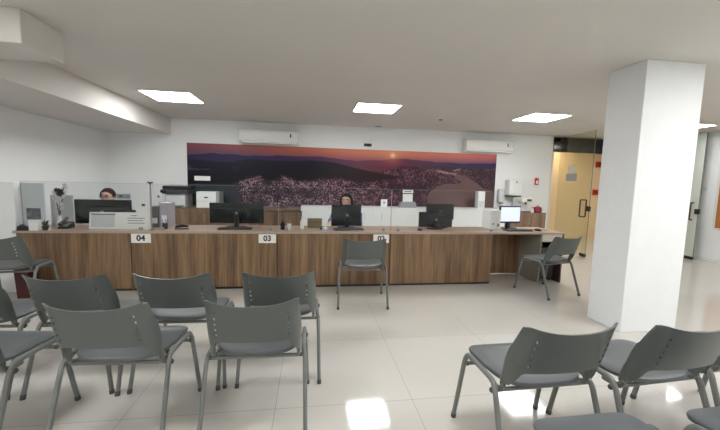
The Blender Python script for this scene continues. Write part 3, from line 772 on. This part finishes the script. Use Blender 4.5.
# cable on the desk
b = nb(); sweep(b, fillet([(3.10, 4.62, ZT+.005), (3.22, 4.6, ZT+.005), (3.38, 4.66, ZT+.005), (3.42, 4.55, ZT+.005), (3.52, 4.58, ZT+.005)], .05), .004, n=6)
tag(obj('cable', b, m_black, None, True), 'black cable lying on the worktop beside the right keyboard', 'cable')

# ------------------------------------------------------------------ doorway: glass leaves
def glass_leaf(h, f, label, gm, zt=2.5, sign=False, flip=1, ho=.20):
    h = Vector((*h, 0)); f = Vector((*f, 0)); d = f-h; Lh = d.length; rz = math.atan2(d.y, d.x)
    t = thing('glass_door', label, 'door', (h.x, h.y, 0), rz)
    b = nb(); box(b, .02, Lh, -.005, .005, .012, zt); obj('pane', b, gm, t)
    b = nb(); box(b, Lh, Lh+.006, -.0055, .0055, .012, zt); obj('free_edge', b, m_gedge, t)
    b = nb(); box(b, Lh-.16, Lh+.004, -.02, .02, .006, .065, .003); obj('bottom_patch', b, m_black, t)
    b = nb(); box(b, .0, .16, -.016, .016, .006, .06, .003); box(b, 0, .16, -.016, .016, zt-.06, zt, .003); obj('hinge_patch', b, m_black, t)
    for s in (-1, 1):
        b = nb(); x = Lh-ho; sweep(b, fillet([(x, s*.005, .80), (x, s*.06, .80), (x, s*.06, 1.14), (x, s*.005, 1.14)], .015), .013, n=10)
        obj('handle', b, m_dsteel, t, True)
    b = nb(); box(b, Lh-.06, Lh+.02, -.02, .02, .92, 1.02, .004); obj('lock', b, m_black, t)
    if sign:
        s = flip
        b = nb(); x = Lh*.44; box(b, x-.19, x+.19, s*.0065-.001, s*.0065+.001, 1.52, 1.68); obj('grey_label', b, m_grey, t)
        b = nb(); box(b, x-.13, x+.13, s*.0065-.001, s*.0065+.001, 1.69, 1.86); obj('pale_sheet', b, mat('pale_sheet', srgb(214, 208, 190), .6), t)
    return t
glass_leaf((DX0+.15, YW-.04), (5.42, 5.93), 'open clear glass door leaf with label, left of the white pillar', m_gdoor, sign=True, flip=-1)
glass_leaf((7.70, YW-.05), (7.545, 5.62), 'open pale greenish glass door leaf seen edge-on right of the pillar', m_gfrost, ho=.10)
# alarms on corridor wall
for (x, z, lab) in ((7.68, 2.02, 'upper red alarm device on the peach corridor wall'), (7.66, 1.27, 'lower red call point on the peach corridor wall')):
    t = thing('fire_alarm', lab, 'alarm', (x, YC, z), 0, 'red devices on the corridor wall')
    b = nb(); box(b, -.07, .07, -.05, 0, -.075, .075, .008); obj('housing', b, m_red, t)
    b = nb(); lathe(b, [(.035, 0), (.04, .01), (.02, .03)])
    for v in b.verts: v.co = Vector((v.co.x, -v.co.z-.05, v.co.y))
    obj('sounder', b, mat('dark_red2', srgb(110, 24, 20), .4), t, True)
# notice board & switch on the right wall
t = thing('notice_board', 'brown wooden board in a white frame on the right wall', 'board', (XR, 4.85, 0))
b = nb(); box(b, -.02, 0, -.62, .62, .67, 2.0, .002); obj('panel', b, m_board, t)
b = nb()
for (y0, y1, z0, z1) in ((-.66, -.62, .63, 2.04), (.62, .66, .63, 2.04), (-.62, .62, .63, .67), (-.62, .62, 2.0, 2.04)): box(b, -.03, 0, y0, y1, z0, z1, .002)
obj('frame', b, m_frame, t)
t = thing('light_switch', 'small white switch plate between the glass leaf and brown board', 'switch', (XR, 5.72, 1.42))
b = nb(); box(b, -.01, 0, -.04, .04, -.06, .06, .003); obj('plate', b, m_white, t)
b = nb(); box(b, -.015, -.009, -.014, .014, -.025, .025, .002); obj('rocker', b, m_lgrey, t)

# ------------------------------------------------------------------ chairs
def seat_bm():
    b = nb(); n = 64; rings = []
    def outline(k, z, dz=0):
        out = []
        for i in range(n):
            a = 2*PI*i/n; c, s = math.cos(a), math.sin(a)
            ex = 2/7.0 if s > 0 else .55; ey = 2/6.0 if s > 0 else 2/2.6
            y = (.225 if s > 0 else .192)*k*math.copysign(abs(s)**ey, s)
            x = (.232+.010*max(0, s))*k*math.copysign(abs(c)**ex, c)
            zz = z+(dz*(y/.225)**2 if s > 0 else 0)
            out.append(b.verts.new((x, y, zz+.008*(x/.235)**2*(1 if s < 0 else .4))))
        return out
    prof = [(.80, .429), (.93, .430), (.985, .434), (.975, .439), (.992, .442), (1.0, .449), (.985, .457), (.93, .463), (.7, .461), (.35, .458)]
    for k, z in prof: rings.append(outline(k, z, -.010))
    for r1, r2 in zip(rings, rings[1:]):
        for j in range(n): b.faces.new((r1[j], r1[(j+1) % n], r2[(j+1) % n], r2[j]))
    b.faces.new(rings[0][::-1]); b.faces.new(rings[-1])
    return b
def back_bm():
    b = nb(); nu, nv = 36, 14
    def P(i, j, off):
        u = -1+2*i/nu; v = j/nv; au = abs(u)
        x = u*(.229+.013*math.sin(PI*min(1, v+.12))+.004*v)
        fl = max(0, (au-.80)/.20)
        ztop = .760+.036*au**2.4-.014*fl**3
        f2 = min(1, fl*1.25); z0 = .548-.092*f2*f2*(3-2*f2)
        z = z0+(ztop-z0)*v - .012*fl*(v > .7)*(1-v)*3
        y = -.228-.072*v - .030*(1-u*u) + .078*fl**1.25*(1-.72*v**3)
        return Vector((x, y+off, z))
    hole = set()
    for j in (2, 4, 6, 8, 10):
        hole.add((4, j)); hole.add((nu-5, j))
    th = .010
    F = [[b.verts.new(P(i, j, 0)) for i in range(nu+1)] for j in range(nv+1)]
    K = [[b.verts.new(P(i, j, -th)) for i in range(nu+1)] for j in range(nv+1)]
    for (i, j) in hole:                       # small slots: pull the four corners in
        for G in (F, K):
            pass
    for j in range(nv):
        for i in range(nu):
            if (i, j) in hole:
                c = [(j, i), (j, i+1), (j+1, i+1), (j+1, i)]
                def inset(G):
                    q = [G[a][d_].co for a, d_ in c]; m_ = sum(q, Vector())/4
                    return [b.verts.new(m_+(p-m_)*.78) for p in q]
                fi, ki = inset(F), inset(K)
                for k in range(4):
                    a, d = c[k], c[(k+1) % 4]; k2 = (k+1) % 4
                    b.faces.new((F[a[0]][a[1]], F[d[0]][d[1]], fi[k2], fi[k])); b.faces.new((K[d[0]][d[1]], K[a[0]][a[1]], ki[k], ki[k2]))
                    b.faces.new((fi[k], fi[k2], ki[k2], ki[k]))
            else:
                b.faces.new((F[j][i], F[j][i+1], F[j+1][i+1], F[j+1][i])); b.faces.new((K[j][i], K[j+1][i], K[j+1][i+1], K[j][i+1]))
    for j in range(nv):
        b.faces.new((F[j][0], F[j+1][0], K[j+1][0], K[j][0])); b.faces.new((F[j][nu], K[j][nu], K[j+1][nu], F[j+1][nu]))
    for i in range(nu):
        b.faces.new((F[0][i], K[0][i], K[0][i+1], F[0][i+1])); b.faces.new((F[nv][i], F[nv][i+1], K[nv][i+1], K[nv][i]))
    return b
def make_chair(label, loc, rz=0, group='grey waiting room chairs'):
    t = thing('waiting_chair', label, 'chair', loc, rz, group)
    obj('seat', seat_bm(), m_chseat, t, True)
    obj('backrest', back_bm(), m_chshell, t, True)
    for s in (-1, 1):
        # sleeve and tube that carry the back
        b = nb(); sweep(b, [(s*.226, -.150, .437), (s*.226, -.158, .47), (s*.226, -.168, .52), (s*.224, -.178, .56)], .010, .022, n=14, side=(1, 0, 0), radii=[.9, 1, .9, .5])
        sl = obj('back_sleeve', b, m_chshell, t, True)
        b = nb(); sweep(b, fillet([(s*.226, -.05, .404), (s*.226, -.135, .406), (s*.229, -.165, .45)], .03), .009, .014, n=10, side=(1, 0, 0)); obj('back_support', b, m_chtube, sl, True)
        # rear leg bends into the side rail, front leg rises to meet it
        b = nb(); sweep(b, fillet([(s*.272, -.29, .012), (s*.262, -.155, .405), (s*.252, -.115, .440), (s*.250, .05, .440)], .06, 7), .0120, .0155, n=12, side=(1, 0, 0)); lg = obj('leg', b, m_chtube, t, True)
        b = nb(); sweep(b, [(s*.2722, -.292, 0), (s*.2715, -.284, .028)], .0138, .0172, n=12, side=(1, 0, 0)); obj('foot_cap', b, m_chcap, lg, True)
        b = nb(); sweep(b, fillet([(s*.272, .235, .012), (s*.256, .165, .395), (s*.252, .14, .438), (s*.250, .05, .440)], .05, 6), .0120, .0155, n=12, side=(1, 0, 0)); lg = obj('leg', b, m_chtube, t, True)
        b = nb(); sweep(b, [(s*.2722, .237, 0), (s*.271, .231, .028)], .0138, .0172, n=12, side=(1, 0, 0)); obj('foot_cap', b, m_chcap, lg, True)
    for y in (-.13, .115):
        b = nb(); cyl(b, (-.268, y, .402), (.268, y, .402), .0105, n=12); cb = obj('crossbar', b, m_chtube, t, True)
        for s in (-1, 1):
            b = nb(); lathe(b, [(.013, -.004), (.014, 0), (.010, .006)], n=12)
            for v in b.verts: v.co = Vector((s*(.268+v.co.z), y+v.co.x, .402+v.co.y))
            obj('end_cap', b, m_chcap, cb, True)
    return t
chair0 = make_chair('grey chair at front left, back to us, its seat jutting out to the right', (-.992, 1.988, 0), math.radians(-3))
for x, y, a, lab in (
    (-.289, 1.987, -.5, 'grey chair at front centre, back to us, between open aisle and the front left chair'),
    (-1.464, 2.505, -2, 'grey chair of the second row directly behind the front left chair'),
    (-.858, 2.502, -2, 'grey chair of the second row in the middle, seen between the two front chairs'),
    (-.204, 2.50, -.7, 'grey chair of the second row on the right, its right leg beside open floor'),
    (.588, 3.812, -3.9, 'lone grey chair standing alone before the counter under sign 02'),
    (1.130, 1.562, 1.3, 'grey chair on the right whose front left leg stands by the open aisle'),
    (1.735, 1.535, 3.5, 'grey chair on the right directly before the foot of the white pillar'),
    (2.40, 1.60, .8, 'grey chair at the right edge, mostly cut off, with only legs in view'),
    (3.075, 3.983, 14, 'grey chair pulled up to the open desk at the right end of the counter'),
    (-3.037, 3.89, 7, 'grey chair at the far left close before the wooden counter'),
    (-2.09, 2.53, -3, 'grey chair at the left edge of the second row, back cut by the picture edge'),
    (-1.71, 1.978, -5, 'grey chair at the left edge of the front row, seat partly in view'),
    (1.095, .94, .5, 'nearest grey chair at bottom right, only its seat in view'),
    (1.79, .925, 1, 'grey chair in the bottom right corner, only a seat corner in view')):
    dup(chair0, (x, y, 0), math.radians(a), lab)

# ------------------------------------------------------------------ office chairs and people
def office_chair(x, y, rz, label):
    t = thing('office_chair', label, 'office chair', (x, y, 0), rz, 'black office chairs behind the counter')
    b = nb(); box(b, -.23, .23, -.22, .22, .405, .455, .022, seg=3); obj('seat', b, m_blackm, t, True)
    b = nb(); box(b, -.21, .21, -.30, -.25, .56, .88, .02, seg=3); obj('backrest', b, m_blackm, t, True)
    b = nb(); sweep(b, fillet([(0, -.1, .397), (0, -.30, .397), (0, -.31, .62)], .06), .02, .008, n=8, side=(1, 0, 0)); obj('back_bar', b, m_black, t, True)
    b = nb(); cyl(b, (0, 0, .09), (0, 0, .405), .025); obj('gas_column', b, m_dgrey, t, True)
    for k in range(5):
        a = 2*PI*k/5; b = nb(); sweep(b, [(0, 0, .10), (.27*math.cos(a), .27*math.sin(a), .065)], .022, .014, n=8); lg = obj('leg', b, m_black, t, True)
        b = nb(); c = Vector((.27*math.cos(a), .27*math.sin(a), .03)); d = Vector((-math.sin(a), math.cos(a), 0))*.018
        cyl(b, c-d, c+d, .03, n=14); cyl(b, c, c+Vector((0, 0, .04)), .008, n=8); obj('caster', b, m_black, lg, True)
    return t
def skin_mesh(verts, edges, radii, sub=2):
    me = bpy.data.meshes.new('s'); me.from_pydata(verts, edges, []); o = bpy.data.objects.new('s', me); C.objects.link(o)
    o.modifiers.new('k', 'SKIN'); sd = me.skin_vertices[0].data
    for i, r in enumerate(radii): sd[i].radius = r if isinstance(r, tuple) else (r, r); sd[i].use_root = (i == 0)
    m = o.modifiers.new('s', 'SUBSURF'); m.levels = sub; m.render_levels = sub
    dg = bpy.context.evaluated_depsgraph_get(); dg.update()
    out = bpy.data.meshes.new_from_object(o.evaluated_get(dg)); bpy.data.objects.remove(o)
    return out
def person(x, y, rz, label, shirt, hairm, glasses, headz, hair_long):
    """sits facing local -Y at local origin; seat height .48"""
    t = thing('person', label, 'person', (x, y, 0), rz)
    hz = headz
    V = [(0, .02, .56), (0, .02, .70), (0, .01, .88), (0, 0, .985), (0, -.01, hz-.12), (0, -.015, hz-.06)]
    Rr = [(.15, .11), (.135, .10), (.15, .10), (.12, .08), (.052, .052), (.05, .05)]
    E_ = [(0, 1), (1, 2), (2, 3), (3, 4), (4, 5)]
    for s in (-1, 1):
        n = len(V); V += [(s*.17, 0, .95), (s*.215, -.03, .78), (s*.20, -.22, .775), (s*.17, -.31, .765), (s*.165, -.36, .762)]
        Rr += [.055, .042, .036, .027, (.036, .018)]; E_ += [(3, n), (n, n+1), (n+1, n+2), (n+2, n+3), (n+3, n+4)]
        n = len(V); V += [(s*.09, -.02, .54), (s*.11, -.40, .54), (s*.11, -.40, .12), (s*.11, -.42, .05), (s*.11, -.52, .035)]
        Rr += [.09, .065, .05, .04, (.038, .03)]; E_ += [(0, n), (n, n+1), (n+1, n+2), (n+2, n+3), (n+3, n+4)]
    core = skin_mesh(V, E_, Rr)
    b = nb(); b.from_mesh(core)
    # head: skull, jaw, nose, ears, brow
    ellip(b, (0, .005, hz+.005), (.076, .095, .098), 24, 18); ellip(b, (0, -.03, hz-.055), (.056, .062, .062), 20, 14)
    ellip(b, (0, -.092, hz-.022), (.012, .018, .024), 10, 8); ellip(b, (0, -.10, hz-.036), (.017, .014, .011), 10, 8)
    for s in (-1, 1):
        ellip(b, (s*.079, .0, hz-.015), (.010, .020, .032), 10, 8); ellip(b, (s*.032, -.078, hz+.016), (.024, .014, .008), 8, 6)
        # fingers
        for k, ln in enumerate((.072, .082, .076, .06)):
            xx = s*(.165-.030*(1)+.020*k); p = Vector((s*.165+(k-1.5)*.019, -.385, .764))
            sweep(b, [p+Vector((0, .02, 0)), p+Vector((0, -.02, .004)), p+Vector((0, -ln*.65, .0)), p+Vector((0, -ln, -.010))], .0085, n=8, radii=[1, 1, .9, .65])
        p = Vector((s*.165-s*.03, -.35, .762)); sweep(b, [p, p+Vector((-s*.02, -.025, 0)), p+Vector((-s*.026, -.055, -.006))], .010, n=8, radii=[1, 1, .7])
    me = bpy.data.meshes.new('b'); b.to_mesh(me); b.free()
    o = bpy.data.objects.new('b', me); C.objects.link(o); rm = o.modifiers.new('r', 'REMESH'); rm.mode = 'VOXEL'; rm.voxel_size = .0065
    sm_ = o.modifiers.new('sm', 'SMOOTH'); sm_.iterations = 3; sm_.factor = .5
    dg = bpy.context.evaluated_depsgraph_get(); dg.update(); me2 = bpy.data.meshes.new_from_object(o.evaluated_get(dg)); bpy.data.objects.remove(o)
    me2.name = 'body'; me2.materials.clear(); me2.materials.append(m_skin); me2.polygons.foreach_set('use_smooth', [True]*len(me2.polygons))
    o = bpy.data.objects.new('body', me2); C.objects.link(o); o.parent = t
    for s in (-1, 1):
        b = nb(); ellip(b, (s*.030, -.082, hz+.001), (.013, .008, .008), 12, 8); e = obj('eye', b, m_paper, t, True)
        b = nb(); ellip(b, (s*.030, -.0885, hz+.001), (.006, .003, .006), 10, 6); obj('iris', b, m_eye, e, True)
        b = nb(); sweep(b, [(s*.012, -.093, hz+.020), (s*.03, -.093, hz+.026), (s*.05, -.083, hz+.020)], .004, .003, n=6); obj('eyebrow', b, hairm, t, True)
    b = nb(); ellip(b, (0, -.091, hz-.060), (.024, .008, .007), 12, 8); obj('mouth', b, m_lip, t, True)
    # hair
    b = nb(); ellip(b, (0, .018, hz+.022), (.090, .100, .100), 28, 20)
    bmesh.ops.bisect_plane(b, geom=b.verts[:]+b.edges[:]+b.faces[:], plane_co=(0, -.055, hz+.045), plane_no=(0, -.80, -.60), clear_outer=True)
    if hair_long:
        for s in (-1, 1):
            sweep(b, [(s*.062, -.035, hz+.08), (s*.088, -.02, hz+.02), (s*.092, .0, hz-.06), (s*.085, .02, hz-.14)], .020, .034, n=12, side=(1, 0, 0), radii=[.6, 1, 1, .6])
        sweep(b, [(0, .07, hz+.02), (0, .085, hz-.08), (0, .08, hz-.17)], .08, .03, n=14, side=(1, 0, 0), radii=[1, 1, .7])
    else:
        for s in (-1, 1): ellip(b, (s*.078, .01, hz+.022), (.016, .045, .048), 12, 10)
    obj('hair', b, hairm, t, True)
    if glasses:
        g = None; b = nb()
        for s in (-1, 1):
            cx = s*.032
            sweep(b, [(cx+.026*math.cos(a), -.103, hz+.001+.018*math.sin(a)) for a in [2*PI*k/20 for k in range(21)]], .0022, n=6, cap=False)
            sweep(b, [(s*.058, -.102, hz+.004), (s*.078, -.06, hz+.004), (s*.084, .0, hz-.002)], .002, n=6)
        sweep(b, [(-.006, -.104, hz+.004), (.006, -.104, hz+.004)], .002, n=6)
        g = obj('glasses', b, m_black, t, True)
        for s in (-1, 1):
            b = nb(); cyl(b, (s*.032, -.1035, hz+.001), (s*.032, -.1025, hz+.001), .017, n=18); obj('lens', b, m_dglass, g)
    # shirt
    V = [(0, .02, .53), (0, .02, .70), (0, .01, .88), (0, 0, .98), (0, -.005, 1.02)]
    Rr = [(.185, .15), (.158, .125), (.165, .115), (.125, .088), (.062, .062)]; E_ = [(0, 1), (1, 2), (2, 3), (3, 4)]
    for s in (-1, 1):
        n = len(V); V += [(s*.17, 0, .955), (s*.218, -.03, .785), (s*.20, -.22, .783), (s*.175, -.29, .775)]; Rr += [.068, .054, .046, .038]; E_ += [(3, n), (n, n+1), (n+1, n+2), (n+2, n+3)]
    me = skin_mesh(V, E_, Rr); me.name = 'shirt'; me.materials.clear(); me.materials.append(shirt); me.polygons.foreach_set('use_smooth', [True]*len(me.polygons))
    o = bpy.data.objects.new('shirt', me); C.objects.link(o); o.parent = t
    V = [(0, .02, .57), (0, .02, .64)]; Rr = [(.165, .125), (.15, .118)]; E_ = [(0, 1)]
    for s in (-1, 1):
        n = len(V); V += [(s*.09, -.02, .555), (s*.11, -.405, .55), (s*.11, -.40, .14), (s*.11, -.40, .09)]; Rr += [.105, .078, .062, .06]; E_ += [(0, n), (n, n+1), (n+1, n+2), (n+2, n+3)]
    me = skin_mesh(V, E_, Rr); me.name = 'trousers'; me.materials.clear(); me.materials.append(m_trouser); me.polygons.foreach_set('use_smooth', [True]*len(me.polygons))
    o = bpy.data.objects.new('trousers', me); C.objects.link(o); o.parent = t
    for s in (-1, 1):
        b = nb(); box(b, s*.11-.045, s*.11+.045, -.56, -.34, 0, .065, .02, seg=3); obj('shoe', b, m_black, t, True)
    return t
person(-2.87, 5.25, .06, 'person with dark hair and glasses seated behind the left monitor', m_cloth_w, m_hairb, True, 1.095, False)
person(.545, 5.27, -.33, 'person with long dark hair and blue top seated behind the middle monitor', m_cloth_b, m_hairk, False, 1.09, True)
office_chair(-2.87, 5.29, PI, 'black office chair under the person with glasses')
office_chair(.545, 5.31, PI-.33, 'black office chair under the person in blue')
